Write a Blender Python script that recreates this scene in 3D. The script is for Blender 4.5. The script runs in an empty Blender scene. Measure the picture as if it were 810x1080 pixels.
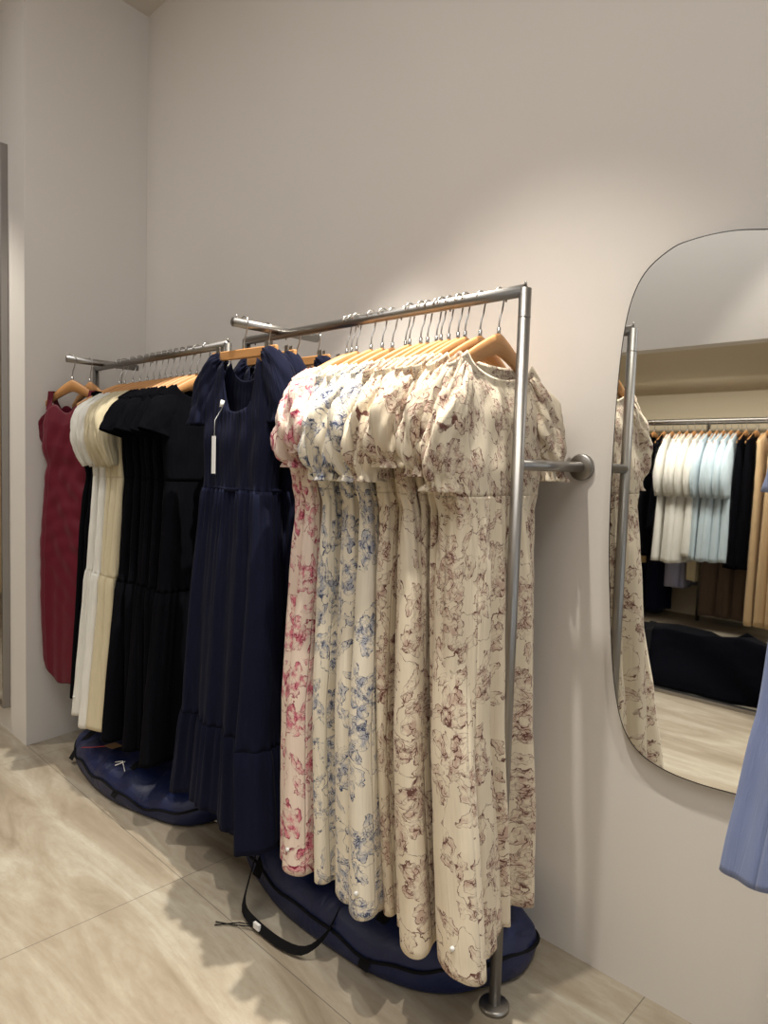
import bpy, math, random
import numpy as np
from mathutils import Vector, Matrix
random.seed(7)
S = bpy.context.scene
COL = S.collection
PI = math.pi

# ------------------------------------------------------------------ helpers
def tagp(o, label=None, cat=None, group=None, kind=None):
    if label: o['label'] = label
    if cat: o['category'] = cat
    if group: o['group'] = group
    if kind: o['kind'] = kind
    return o

def thing(name, label, cat, loc=(0, 0, 0), rz=0.0, group=None):
    o = bpy.data.objects.new(name, None)
    COL.objects.link(o)
    o.location = loc
    o.rotation_euler = (0, 0, rz)
    o.empty_display_size = 0.05
    return tagp(o, label, cat, group)

def mesh(name, V, F, mat, parent=None, smooth=True, uv=None, solid=0.0):
    me = bpy.data.meshes.new(name)
    V = np.asarray(V, dtype=np.float64)
    me.from_pydata([tuple(v) for v in V], [], [tuple(f) for f in F])
    if smooth:
        me.polygons.foreach_set('use_smooth', [True] * len(me.polygons))
    if uv is not None:
        uv = np.asarray(uv, dtype=np.float32)
        l = me.uv_layers.new(name='UVMap')
        idx = np.empty(len(me.loops), dtype=np.int32)
        me.loops.foreach_get('vertex_index', idx)
        l.data.foreach_set('uv', uv[idx].ravel())
    me.materials.append(mat)
    me.update()
    o = bpy.data.objects.new(name, me)
    COL.objects.link(o)
    if parent is not None: o.parent = parent
    if solid:
        m = o.modifiers.new('thickness', 'SOLIDIFY'); m.thickness = solid; m.offset = 0
    return o

def grid_faces(R, N, closed=True, off=0):
    F = []
    M = N if closed else N - 1
    for r in range(R - 1):
        for c in range(M):
            a = off + r * N + c; b = off + r * N + (c + 1) % N
            F.append((a, b, b + N, a + N))
    return F

class MB:
    def __init__(s): s.V = []; s.F = []
    def add(s, V, F):
        k = len(s.V); s.V += [tuple(v) for v in V]; s.F += [tuple(i + k for i in f) for f in F]; return s
    def box(s, x0, x1, y0, y1, z0, z1):
        return s.add([(x0,y0,z0),(x1,y0,z0),(x1,y1,z0),(x0,y1,z0),(x0,y0,z1),(x1,y0,z1),(x1,y1,z1),(x0,y1,z1)],
            [(0,3,2,1),(4,5,6,7),(0,1,5,4),(1,2,6,5),(2,3,7,6),(3,0,4,7)])
    def tube(s, pts, r, n=12, caps=True):
        P = [Vector(p) for p in pts]; m = len(P)
        rad = r if isinstance(r, (list, tuple)) else [r] * m
        T = []
        for i in range(m):
            a = P[max(i - 1, 0)]; b = P[min(i + 1, m - 1)]
            T.append((b - a).normalized())
        nrm = T[0].orthogonal().normalized()
        V = []
        for i in range(m):
            nrm = (nrm - T[i] * nrm.dot(T[i])).normalized()
            bi = T[i].cross(nrm)
            for k in range(n):
                a = 2 * PI * k / n
                V.append(P[i] + (nrm * math.cos(a) + bi * math.sin(a)) * rad[i])
        F = grid_faces(m, n)
        if caps:
            F.append(tuple(reversed(range(n)))); F.append(tuple((m - 1) * n + k for k in range(n)))
        return s.add(V, F)
    def ribbon(s, pts, wdir, w, th=0.0012):
        # flat strap of width w (along wdir) and thickness th following pts
        P = [Vector(p) for p in pts]; W = [Vector(d).normalized() for d in (wdir if isinstance(wdir, list) else [wdir] * len(P))]
        V = []
        for i, p in enumerate(P):
            t = (P[min(i + 1, len(P) - 1)] - P[max(i - 1, 0)]).normalized()
            n = t.cross(W[i]).normalized()
            for a, b in ((-1, -1), (1, -1), (1, 1), (-1, 1)):
                V.append(p + W[i] * (a * w / 2) + n * (b * th / 2))
        F = grid_faces(len(P), 4); F += [(3, 2, 1, 0), tuple((len(P) - 1) * 4 + k for k in range(4))]
        return s.add(V, F)
    def build(s, name, mat, parent=None, smooth=True, bevel=0.0):
        o = mesh(name, s.V, s.F, mat, parent, smooth)
        if bevel:
            m = o.modifiers.new('bevel', 'BEVEL'); m.width = bevel; m.segments = 2; m.limit_method = 'ANGLE'
        return o

def copy_tree(o, parent=None):
    c = o.copy(); COL.objects.link(c); c.parent = parent
    for ch in list(o.children): copy_tree(ch, c)
    return c

# ------------------------------------------------------------------ materials
class NT:
    def __init__(s, name):
        s.m = bpy.data.materials.new(name); s.m.use_nodes = True
        s.t = s.m.node_tree; s.b = s.t.nodes['Principled BSDF']
    def n(s, typ, **kw):
        x = s.t.nodes.new(typ)
        for k, v in kw.items():
            if k == 'inp':
                for kk, vv in v.items():
                    if isinstance(vv, bpy.types.NodeSocket): s.t.links.new(vv, x.inputs[kk])
                    else: x.inputs[kk].default_value = vv
            else: setattr(x, k, v)
        return x
    def math(s, op, a, b=None, c=None, clamp=False):
        x = s.t.nodes.new('ShaderNodeMath'); x.operation = op; x.use_clamp = clamp
        for i, v in enumerate((a, b, c)):
            if v is None: continue
            if isinstance(v, bpy.types.NodeSocket): s.t.links.new(v, x.inputs[i])
            else: x.inputs[i].default_value = v
        return x.outputs[0]
    def mix(s, fac, a, b):
        x = s.t.nodes.new('ShaderNodeMix'); x.data_type = 'RGBA'
        for i, v in ((0, fac), (6, a), (7, b)):
            if isinstance(v, bpy.types.NodeSocket): s.t.links.new(v, x.inputs[i])
            else: x.inputs[i].default_value = v if i == 0 else (*v[:3], 1)
        return x.outputs[2]
    def link(s, a, b): s.t.links.new(a, b)
    def bump(s, height, strength=.3, dist=.001, prev=None):
        x = s.n('ShaderNodeBump', inp={'Strength': strength, 'Distance': dist, 'Height': height})
        if prev is not None: s.link(prev, x.inputs['Normal'])
        return x.outputs[0]

def lin(r, g, b):
    f = lambda c: (c / 255) / 12.92 if c / 255 <= .04045 else ((c / 255 + .055) / 1.055) ** 2.4
    return (f(r), f(g), f(b), 1)

def plain(name, col, rough=.5, metal=0.0, bumpscale=None, bstr=.2, bdist=.001):
    n = NT(name); n.b.inputs['Base Color'].default_value = col
    n.b.inputs['Roughness'].default_value = rough; n.b.inputs['Metallic'].default_value = metal
    if bumpscale:
        tc = n.n('ShaderNodeTexCoord')
        nz = n.n('ShaderNodeTexNoise', inp={'Vector': tc.outputs['Object'], 'Scale': bumpscale, 'Detail': 4.0})
        n.link(n.bump(nz.outputs[0], bstr, bdist), n.b.inputs['Normal'])
    return n.m

def cloth(name, col, rough=.85, sheen=.15, crinkle=.5, weave=.25, col2=None, spec=.25):
    """woven fabric: fine weave bump, soft crinkle bump and slight tone variation along the warp"""
    n = NT(name)
    tc = n.n('ShaderNodeTexCoord')
    mp = n.n('ShaderNodeMapping', inp={'Vector': tc.outputs['UV'], 'Scale': (60, 7, 1)})
    st = n.n('ShaderNodeTexNoise', inp={'Vector': mp.outputs[0], 'Scale': 2.0, 'Detail': 3.0})
    c2 = col2 or tuple(c * .82 for c in col[:3])
    n.link(n.mix(st.outputs[0], col, c2), n.b.inputs['Base Color'])
    cr = n.n('ShaderNodeTexNoise', inp={'Vector': mp.outputs[0], 'Scale': 1.2, 'Detail': 5.0, 'Distortion': 1.2})
    w = n.n('ShaderNodeTexNoise', inp={'Vector': tc.outputs['UV'], 'Scale': 900.0, 'Detail': 1.0})
    b1 = n.bump(cr.outputs[0], crinkle, .004)
    n.link(n.bump(w.outputs[0], weave, .0006, b1), n.b.inputs['Normal'])
    n.b.inputs['Roughness'].default_value = rough
    n.b.inputs['Sheen Weight'].default_value = sheen
    n.b.inputs['Sheen Roughness'].default_value = .5
    n.b.inputs['Specular IOR Level'].default_value = spec
    return n.m

def floral(name, base, line, fill, fill_amt=.55):
    """cream cotton printed with sketched flowers, leaves and vines"""
    n = NT(name)
    tc = n.n('ShaderNodeTexCoord')
    uv = tc.outputs['UV']
    dn = n.n('ShaderNodeTexNoise', noise_dimensions='2D', inp={'Vector': uv, 'Scale': 16.0, 'Detail': 3.0})
    off = n.n('ShaderNodeVectorMath', operation='MULTIPLY_ADD', inp={0: dn.outputs['Color'], 1: (.05, .05, 0), 2: uv}).outputs[0]
    dn2 = n.n('ShaderNodeTexNoise', noise_dimensions='2D', inp={'Vector': uv, 'Scale': 70.0, 'Detail': 2.0})
    off = n.n('ShaderNodeVectorMath', operation='MULTIPLY_ADD', inp={0: dn2.outputs['Color'], 1: (.016, .016, 0), 2: off}).outputs[0]
    lines = []; fills = []
    def cells(scale, shift):
        p = n.n('ShaderNodeVectorMath', operation='ADD', inp={0: off, 1: shift}).outputs[0]
        v = n.n('ShaderNodeTexVoronoi', voronoi_dimensions='2D', inp={'Vector': p, 'Scale': scale, 'Randomness': .75})
        d = n.n('ShaderNodeVectorMath', operation='SUBTRACT', inp={0: p, 1: v.outputs['Position']}).outputs[0]
        sp = n.n('ShaderNodeSeparateXYZ', inp={0: d})
        sc = n.n('ShaderNodeSeparateColor', inp={0: v.outputs['Color']})
        x = n.math('MULTIPLY', sp.outputs[0], scale); y = n.math('MULTIPLY', sp.outputs[1], scale)
        return x, y, sc.outputs[0], sc.outputs[1]
    # flowers
    x, y, r1, r2 = cells(8.5, (.13, .27, 0))
    r = n.math('SQRT', n.math('ADD', n.math('MULTIPLY', x, x), n.math('MULTIPLY', y, y)))
    th = n.math('ADD', n.math('ARCTAN2', y, x), n.math('MULTIPLY', r2, 6.28))
    on = n.math('GREATER_THAN', r1, .12)
    pet = n.math('ABSOLUTE', n.math('COSINE', n.math('MULTIPLY', th, 2.5)))
    R = n.math('MULTIPLY_ADD', n.math('POWER', pet, .6), .20, .20)
    def near(a, b, w): return n.math('LESS_THAN', n.math('ABSOLUTE', n.math('SUBTRACT', a, b)), w)
    inside = n.math('LESS_THAN', r, R)
    o1 = near(r, R, .014)
    o2 = near(r, n.math('MULTIPLY', R, .62), .010)
    o3 = near(r, .075, .012)
    rad = n.math('MULTIPLY', n.math('LESS_THAN', n.math('ABSOLUTE', n.math('SINE', n.math('MULTIPLY', th, 7.5))), .16), inside)
    rad = n.math('MULTIPLY', rad, n.math('GREATER_THAN', r, .16))
    fl = n.math('MAXIMUM', n.math('MAXIMUM', o1, o2), n.math('MAXIMUM', o3, rad))
    lines.append(n.math('MULTIPLY', fl, on))
    fills.append(n.math('MULTIPLY', inside, on))
    # leaves
    for scl, sh, ang, ra in ((12.0, (.7, .1, 0), 2.0, .25), (15.0, (.31, .77, 0), 4.1, .3)):
        x, y, r1, r2 = cells(scl, sh)
        a = n.math('MULTIPLY', r2, 6.28)
        ca = n.math('COSINE', a); sa = n.math('SINE', a)
        lx = n.math('ADD', n.math('MULTIPLY', x, ca), n.math('MULTIPLY', y, sa))
        ly = n.math('SUBTRACT', n.math('MULTIPLY', y, ca), n.math('MULTIPLY', x, sa))
        # lens: |ly| < w(1-(lx/L)^2)
        q = n.math('MULTIPLY', lx, 2.4)
        prof = n.math('MULTIPLY', n.math('SUBTRACT', 1.0, n.math('MULTIPLY', q, q)), .15)
        al = n.math('ABSOLUTE', ly)
        ins = n.math('LESS_THAN', al, prof)
        ol = near(al, prof, .014)
        okx = n.math('LESS_THAN', n.math('ABSOLUTE', q), 1.0)
        mid = n.math('MULTIPLY', n.math('LESS_THAN', al, .010), ins)
        on = n.math('GREATER_THAN', r1, ra)
        lines.append(n.math('MULTIPLY', n.math('MULTIPLY', n.math('MAXIMUM', ol, mid), okx), on))
        fills.append(n.math('MULTIPLY', n.math('MULTIPLY', ins, on), .75))
    # vines
    vn = n.n('ShaderNodeTexNoise', noise_dimensions='2D', inp={'Vector': off, 'Scale': 7.0, 'Detail': 1.5})
    lines.append(near(vn.outputs[0], .5, .005))
    L = lines[0]
    for l in lines[1:]: L = n.math('MAXIMUM', L, l)
    Fm = fills[0]
    for l in fills[1:]: Fm = n.math('MAXIMUM', Fm, l)
    brk = n.n('ShaderNodeTexNoise', noise_dimensions='2D', inp={'Vector': uv, 'Scale': 45.0, 'Detail': 3.0})
    brr = n.n('ShaderNodeMapRange', inp={'Value': brk.outputs[0], 'From Min': .38, 'From Max': .6, 'To Min': .25, 'To Max': 1.0}).outputs[0]
    shade = n.n('ShaderNodeMapRange', inp={'Value': brk.outputs[0], 'From Min': .42, 'From Max': .62, 'To Min': .05, 'To Max': 1.0}).outputs[0]
    mp = n.n('ShaderNodeMapping', inp={'Vector': uv, 'Scale': (90, 5, 1)})
    st = n.n('ShaderNodeTexNoise', inp={'Vector': mp.outputs[0], 'Scale': 2.0, 'Detail': 3.0})
    bc = n.mix(st.outputs[0], base, tuple(c * .86 for c in base[:3]))
    c = n.mix(n.math('MULTIPLY', n.math('MULTIPLY', Fm, shade), fill_amt), bc, fill)
    c = n.mix(n.math('MULTIPLY', L, brr), c, line)
    n.link(c, n.b.inputs['Base Color'])
    cr = n.n('ShaderNodeTexNoise', inp={'Vector': mp.outputs[0], 'Scale': .9, 'Detail': 5.0, 'Distortion': 1.0})
    n.link(n.bump(cr.outputs[0], .7, .004), n.b.inputs['Normal'])
    n.b.inputs['Roughness'].default_value = .9
    n.b.inputs['Sheen Weight'].default_value = .1
    n.b.inputs['Specular IOR Level'].default_value = .2
    return n.m

def wall_mat(name, col):
    n = NT(name); tc = n.n('ShaderNodeTexCoord')
    a = n.n('ShaderNodeTexNoise', inp={'Vector': tc.outputs['Object'], 'Scale': 1.6, 'Detail': 5.0})
    mp = n.n('ShaderNodeMapping', inp={'Vector': tc.outputs['Object'], 'Scale': (260, 260, 60)})
    g = n.n('ShaderNodeTexNoise', inp={'Vector': mp.outputs[0], 'Scale': 1.0, 'Detail': 3.0})
    c = n.mix(a.outputs[0], tuple(x * .96 for x in col[:3]), tuple(min(1, x * 1.03) for x in col[:3]))
    n.link(c, n.b.inputs['Base Color'])
    n.link(n.bump(g.outputs[0], .18, .0015), n.b.inputs['Normal'])
    n.b.inputs['Roughness'].default_value = .8; n.b.inputs['Specular IOR Level'].default_value = .25
    return n.m

def floor_mat():
    n = NT('travertine_tile'); tc = n.n('ShaderNodeTexCoord'); P = tc.outputs['Object']
    sp = n.n('ShaderNodeSeparateXYZ', inp={0: P})
    mp = n.n('ShaderNodeMapping', inp={'Vector': P, 'Scale': (.6, 3.0, 1)})
    w = n.n('ShaderNodeTexNoise', inp={'Vector': mp.outputs[0], 'Scale': 2.3, 'Detail': 9.0, 'Roughness': .62, 'Distortion': .9})
    mp2 = n.n('ShaderNodeMapping', inp={'Vector': P, 'Scale': (3.0, 12, 1)})
    f = n.n('ShaderNodeTexNoise', inp={'Vector': mp2.outputs[0], 'Scale': 3.0, 'Detail': 8.0, 'Roughness': .7})
    g = n.n('ShaderNodeTexNoise', inp={'Vector': P, 'Scale': 55.0, 'Detail': 6.0, 'Roughness': .7})
    r = n.n('ShaderNodeValToRGB', inp={'Fac': w.outputs[0]})
    e = r.color_ramp.elements
    e[0].position = .30; e[0].color = lin(124, 112, 94)
    e[1].position = .70; e[1].color = lin(184, 178, 163)
    x = r.color_ramp.elements.new(.45); x.color = lin(154, 142, 124)
    x = r.color_ramp.elements.new(.58); x.color = lin(170, 161, 144)
    c = n.mix(n.math('MULTIPLY', n.math('SUBTRACT', f.outputs[0], .42, clamp=True), 1.6, clamp=True), r.outputs[0], lin(136, 120, 100))
    c = n.mix(n.math('MULTIPLY', n.math('SUBTRACT', g.outputs[0], .55, clamp=True), 1.6, clamp=True), c, lin(132, 118, 101))
    # tile joints every 1.2 m along the wall and 0.6 m across
    def joint(v, off, per):
        m = n.math('PINGPONG', n.math('SUBTRACT', v, off), per / 2)
        return n.math('LESS_THAN', m, .0014)
    j = n.math('MAXIMUM', joint(sp.outputs[0], -1.835, 1.2), joint(sp.outputs[1], 1.045, 1.2))
    c = n.mix(n.math('MULTIPLY', j, .75), c, lin(92, 84, 76))
    n.link(c, n.b.inputs['Base Color'])
    n.b.inputs['Roughness'].default_value = .42
    n.b.inputs['Specular IOR Level'].default_value = .35
    n.link(n.bump(n.math('SUBTRACT', g.outputs[0], j), .12, .0012), n.b.inputs['Normal'])
    return n.m

def wood_mat(name, c1, c2):
    n = NT(name); tc = n.n('ShaderNodeTexCoord')
    mp = n.n('ShaderNodeMapping', inp={'Vector': tc.outputs['Object'], 'Scale': (60, 6, 60)})
    w = n.n('ShaderNodeTexNoise', inp={'Vector': mp.outputs[0], 'Scale': 1.4, 'Detail': 5.0, 'Distortion': .6})
    n.link(n.mix(w.outputs[0], c1, c2), n.b.inputs['Base Color'])
    n.b.inputs['Roughness'].default_value = .45
    return n.m

def steel_mat(name, col=(.36, .345, .325, 1), rough=.36, axis=(1, 1, 1)):
    n = NT(name); tc = n.n('ShaderNodeTexCoord')
    mp = n.n('ShaderNodeMapping', inp={'Vector': tc.outputs['Object'], 'Scale': (40, 40, 40)})
    g = n.n('ShaderNodeTexNoise', inp={'Vector': mp.outputs[0], 'Scale': 6.0, 'Detail': 4.0})
    n.b.inputs['Base Color'].default_value = col; n.b.inputs['Metallic'].default_value = 1
    n.link(n.math('MULTIPLY_ADD', g.outputs[0], .12, rough - .06), n.b.inputs['Roughness'])
    return n.m

M_WALL = wall_mat('warm_white_plaster', lin(222, 216, 209))
M_SIDE = M_WALL
M_CEIL = wall_mat('ceiling_paint', lin(214, 206, 196))
M_NICHE = wall_mat('beige_niche_plaster', lin(206, 192, 166))
M_FLOOR = floor_mat()
M_STEEL = steel_mat('brushed_steel')
M_CHROME = steel_mat('chrome_wire', (.46, .445, .42, 1), .3)
M_DARKSTEEL = steel_mat('mirror_frame_metal', (.33, .31, .29, 1), .38)
M_WOOD = wood_mat('beech_wood', lin(204, 152, 98), lin(178, 124, 72))
M_MIRROR = plain('mirror_glass', (.86, .87, .86, 1), .015, 1.0)
M_EDGE = plain('mirror_dark_edge', (.05, .05, .048, 1), .35, .5)
M_TAG = plain('white_card', lin(235, 235, 232), .6)
M_PLASTIC = plain('white_plastic', lin(232, 230, 226), .25)
M_RED = plain('red_cord', lin(170, 50, 40), .6)
M_KRAFT = plain('kraft_card', lin(150, 120, 90), .8)
M_STRAP = cloth('black_webbing', lin(10, 10, 14), .9, .0, .1, .5)
M_NAVY = cloth('navy_linen', lin(22, 24, 43), .93, .02, 1.0, .3, lin(14, 17, 34), spec=.08)
M_BLACK = cloth('black_cotton', lin(10, 10, 15), .95, .0, .7, .3, lin(6, 6, 10), spec=.06)
M_WHITE = cloth('white_cotton', lin(226, 224, 216), .85, .1, .5, .3, lin(216, 213, 204))
M_CREAM = cloth('cream_cotton', lin(208, 196, 166), .85, .1, .5, .3, lin(196, 184, 152))
M_BURG = cloth('burgundy_jersey', lin(98, 6, 32), .6, .06, .15, .1, lin(86, 4, 27))
M_BLUE = cloth('light_blue_chambray', lin(128, 143, 186), .85, .15, .6, .6, lin(118, 132, 174))
M_FP = floral('pink_floral_print', lin(232, 212, 196), lin(134, 40, 66), lin(200, 92, 118), .85)
M_FB = floral('blue_floral_print', lin(230, 220, 200), lin(66, 74, 100), lin(132, 140, 164), .7)
M_FBR = floral('brown_floral_print', lin(226, 212, 188), lin(104, 70, 62), lin(166, 128, 116), .62)
M_YEL = cloth('butter_yellow_cotton', lin(222, 190, 128))
M_PALEB = cloth('pale_blue_cotton', lin(196, 212, 220))
M_TAUPE = cloth('taupe_suiting', lin(98, 82, 70))
M_LAV = cloth('lavender_print_cotton', lin(168, 168, 190), col2=lin(140, 142, 172))
M_TAN = cloth('tan_cotton', lin(206, 176, 134))

def nylon():
    n = NT('navy_nylon'); tc = n.n('ShaderNodeTexCoord')
    a = n.n('ShaderNodeTexNoise', inp={'Vector': tc.outputs['Object'], 'Scale': 7.0, 'Detail': 5.0, 'Distortion': 1.4})
    w = n.n('ShaderNodeTexNoise', inp={'Vector': tc.outputs['Object'], 'Scale': 700.0, 'Detail': 1.0})
    n.b.inputs['Base Color'].default_value = lin(17, 29, 70)
    n.b.inputs['Roughness'].default_value = .48
    b = n.bump(a.outputs[0], .5, .02)
    n.link(n.bump(w.outputs[0], .2, .0006, b), n.b.inputs['Normal'])
    return n.m
M_NYLON = nylon()
M_NYLON2 = plain('black_nylon', lin(7, 8, 16), .9, 0, 8.0, .5, .01)
M_NYLON2.node_tree.nodes['Principled BSDF'].inputs['Specular IOR Level'].default_value = .08
M_PANEL = wood_mat('oak_wall_panel', lin(214, 190, 146), lin(200, 172, 126))

# ------------------------------------------------------------------ garment builder
def stadium(a, b, N):
    """points and outward normals of a stadium of half-width a (y) and half-thickness b (x), uniform by arc length"""
    L = max(a - b, 1e-4)
    P = 4 * L + 2 * PI * b
    s = (np.arange(N) + .5) / N * P
    x = np.empty(N); y = np.empty(N); nx = np.empty(N); ny = np.empty(N)
    for i, q in enumerate(s):
        if q < 2 * L: x[i], y[i], nx[i], ny[i] = b, -L + q, 1, 0
        elif q < 2 * L + PI * b:
            t = (q - 2 * L) / b; x[i] = b * math.cos(t); y[i] = L + b * math.sin(t); nx[i] = math.cos(t); ny[i] = math.sin(t)
        elif q < 4 * L + PI * b: x[i], y[i], nx[i], ny[i] = -b, L - (q - 2 * L - PI * b), -1, 0
        else:
            t = (q - 4 * L - PI * b) / b; x[i] = -b * math.cos(t); y[i] = -L - b * math.sin(t); nx[i] = -math.cos(t); ny[i] = -math.sin(t)
    return x, y, nx, ny, s / P

def shoulder_z(u):
    return -.002 - .112 * (np.minimum(np.abs(u), .26) / .2) ** 1.2

def interp(prof, z, col):
    zs = [p[0] for p in prof][::-1]; v = [p[col] for p in prof][::-1]
    return float(np.interp(z, zs, v))

def garment(root, mat, prof, seams=(), N=150, rows=90, k=13, amp=(.0, .01), rib=0.0, ribk=26., neck=(.075, .07, .03),
            shear=(0, 0), strapless=False, wr=.0025, seed=0, gath=(), hemwave=.006, uo=0.0, solid=.0014, names=('bodice', 'skirt'),
            ruche=0.0, swing=0.0, side_out=0.0, mats=None):
    """prof: (z, half-width, half-thickness) from top (largest z) to hem. seams: z where the mesh is split into parts."""
    rs = random.Random(seed)
    ph = [rs.uniform(0, 6.28) for _ in range(12)]
    zt, zb = prof[0][0], prof[-1][0]
    comps = [(max(2, int(round(k * q))), rs.uniform(.35, .8) * w0, rs.uniform(0, 6.28), rs.uniform(-1.1, 1.1)) for q, w0 in ((.35, .6), (.6, .9), (.85, 1.0), (1.0, 1.1), (1.25, .8), (1.7, .5), (2.3, .3))]
    zr = np.linspace(zt, zb, rows)
    zr = np.sort(np.unique(np.concatenate([zr, np.array(list(seams) + [s - .012 for s in seams])])))[::-1] if len(seams) else zr
    rows = len(zr)
    V = np.zeros((rows, N, 3)); UV = np.zeros((rows, N, 2))
    for r, z in enumerate(zr):
        a = interp(prof, z, 1); b = interp(prof, z, 2)
        x, y, nx, ny, s = stadium(a, b, N)
        v = (zt - z) / (zt - zb)
        A = amp[0] + (amp[1] - amp[0]) * max(0, min(1, (v - .22) / .6)) ** 1.1
        drift = .5 * math.sin(2.2 * v + ph[0])
        f = 0
        for (kj, aj, pj, dj) in comps:
            f = f + aj * np.sin(2 * PI * kj * s + pj + dj * v)
        f = np.where(f > 0, f, f * .75)
        d = A * f
        for (gz, gA, gk, gl) in gath:
            if z <= gz:
                d = d + gA * math.exp(-(gz - z) / gl) * np.sin(2 * PI * gk * s + 1.2 * np.sin(2 * PI * 7 * s + ph[4]))
            elif z - gz < .05:
                d = d + gA * .5 * math.exp(-(z - gz) / .02) * np.sin(2 * PI * gk * s + 1.2 * np.sin(2 * PI * 7 * s + ph[4]))
        # soft creases
        if wr:
            d = d + wr * (1 - .75 * min(1, max(0, (v - .25) / .2))) * (np.sin(23 * y + 31 * z + ph[5] + 2 * np.sin(9 * z + ph[6])) * np.sin(17 * z - 12 * y + ph[7]) + .6 * np.sin(47 * y - 39 * z + ph[8] + 3 * np.sin(11 * y)))
        if ruche:
            env = math.exp(-((z + .62) / .26) ** 2)
            d = d + ruche * env * (np.sin(52 * z + 34 * y + 2.4 * np.sin(9 * z + ph[9]) + 1.5 * np.sin(14 * y)) + .5 * np.sin(83 * z - 20 * y + 2 * np.sin(17 * y + ph[8]))) * np.clip((y + a) / (2 * a) * .9 + .25, 0, 1)
        top = max(0., min(1., (z + .20) / (zt + .20))) if not strapless else 0
        d = d * (1 - .85 * top)
        X = x + nx * d; Y = y + ny * d + uo * v
        X = X + rib * min(1, max(0, v - .15) / .7) * np.sin(ribk * y + ph[10] + v) * (1 - top)
        # neckline and shoulder line
        zz = np.full(N, z)
        if not strapless:
            nw, nf, nb = neck
            au = np.abs(Y)
            front = (X >= 0)
            dip = np.where(front, nf, nb)
            tz = shoulder_z(Y) + .004
            inn = au < nw
            tz = np.where(inn, shoulder_z(nw) + .004 - dip * (1 - (au / nw) ** 2) ** .6 * 1.0, tz)
            w = top ** 1.3
            zz = z + w * (tz - zt)
        else:
            w2 = max(0., 1 - (zt - z) / .12)
            zz = z + w2 * .018 * np.cos(np.clip(Y / a, -1, 1) * PI * 2) * -1
        # hem wave, shear/swing of the skirt
        lowv = max(0, (v - .8) / .2)
        zz = zz + lowv * hemwave * np.sin(2 * PI * 3 * s + ph[11]) + (v ** 2) * swing * (Y / max(a, .01))
        q = max(0, (v - .12) / .88)
        X = X + q * shear[0] - (q ** 1.1) * shear[1] * (Y / max(a, .01))
        V[r, :, 0] = X; V[r, :, 1] = Y; V[r, :, 2] = zz
        UV[r, :, 0] = s * 1.05 + seed * .37; UV[r, :, 1] = z + seed * .61
    # fix uv seam: duplicate the first column
    V2 = np.concatenate([V, V[:, :1]], axis=1); U2 = np.concatenate([UV, UV[:, :1] + np.array([1.05, 0])], axis=1)
    cuts = [0] + [int(np.argmin(np.abs(zr - s))) for s in seams] + [rows - 1]
    out = []
    for i in range(len(cuts) - 1):
        sl = slice(cuts[i], cuts[i + 1] + 1)
        vv = V2[sl].reshape(-1, 3); uu = U2[sl].reshape(-1, 2)
        R = cuts[i + 1] - cuts[i] + 1
        out.append(mesh(names[min(i, len(names) - 1)], vv, grid_faces(R, N + 1, False), (mats[i] if mats else mat), root, True, uu, solid))
    return out

def sleeve(root, side, mat, path, r1, r2, gather=.10, gk=17, wr=.05, seed=0, M=56, rows=30, name='sleeve', xoff=0.0, solid=.0014, mid=0.0, tdrift=0.0):
    """puffed tube in the y/z plane: path = (u, z) points, r1 in-plane radius, r2 thickness radius at each point"""
    rs = random.Random(seed * 3 + (1 if side > 0 else 0)); p = [rs.uniform(0, 6.28) for _ in range(6)]
    t = np.linspace(0, 1, rows); kt = np.linspace(0, 1, len(path))
    def sm(vals):
        v = np.interp(t, kt, vals)
        for _ in range(3): v[1:-1] = (v[:-2] + 2 * v[1:-1] + v[2:]) / 4
        return v
    U = sm([q[0] for q in path]); Z = sm([q[1] for q in path]); A = sm(r1); B = sm(r2)
    V = []; UVs = []
    sl = 0
    for i in range(rows):
        j0, j1 = max(i - 1, 0), min(i + 1, rows - 1)
        du, dz = U[j1] - U[j0], Z[j1] - Z[j0]; l = math.hypot(du, dz); du /= l; dz /= l
        nu, nz = -dz, du
        if i: sl += math.hypot(U[i] - U[i - 1], Z[i] - Z[i - 1])
        g = gather * (max(0, 1 - t[i] / .35) ** 1.2 + max(0, (t[i] - .62) / .38) ** 1.2)
        for m in range(M + 1):
            a = 2 * PI * m / M
            w = 1 + g * math.sin(gk * a + p[0] + .8 * math.sin(3 * a)) + wr * (math.sin(3 * a + 9 * t[i] + p[1]) + .7 * math.sin(5 * a - 14 * t[i] + p[2]) + .5 * math.sin(8 * a + 21 * t[i] + p[3]))
            w -= wr * .9 * max(0, 1 - abs(math.sin(2.5 * a + 5 * t[i] + p[4])) * 3.2) * math.sin(PI * t[i])
            w -= wr * .6 * max(0, 1 - abs(math.sin(3.5 * a - 8 * t[i] + p[5])) * 3.5) * math.sin(PI * t[i])
            e1 = A[i] * w * math.cos(a); e2 = B[i] * w * math.sin(a)
            V.append((xoff + e2 + tdrift * t[i], side * (U[i] + nu * e1), Z[i] + nz * e1))
            UVs.append((a * .055 + seed * .29, sl * 1.1 + seed * .53 + side * .4))
    return mesh(name, V, grid_faces(rows, M + 1, False), mat, root, True, UVs, solid)

# ------------------------------------------------------------------ hangers
def hook_pts(flip=1, h=.075):
    # local: hanger top at z=0, rail axis along x passing z=h ; hook lies in the y/z plane
    pts = [(0, 0, -.012), (0, 0, .012), (0, .003 * flip, .028), (0, .010 * flip, .042)]
    R = .0185
    for i in range(13):
        a = math.radians(-35 + i * (215 / 12.))
        pts.append((0, R * math.cos(a) * flip, h + R * math.sin(a)))
    return pts

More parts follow.
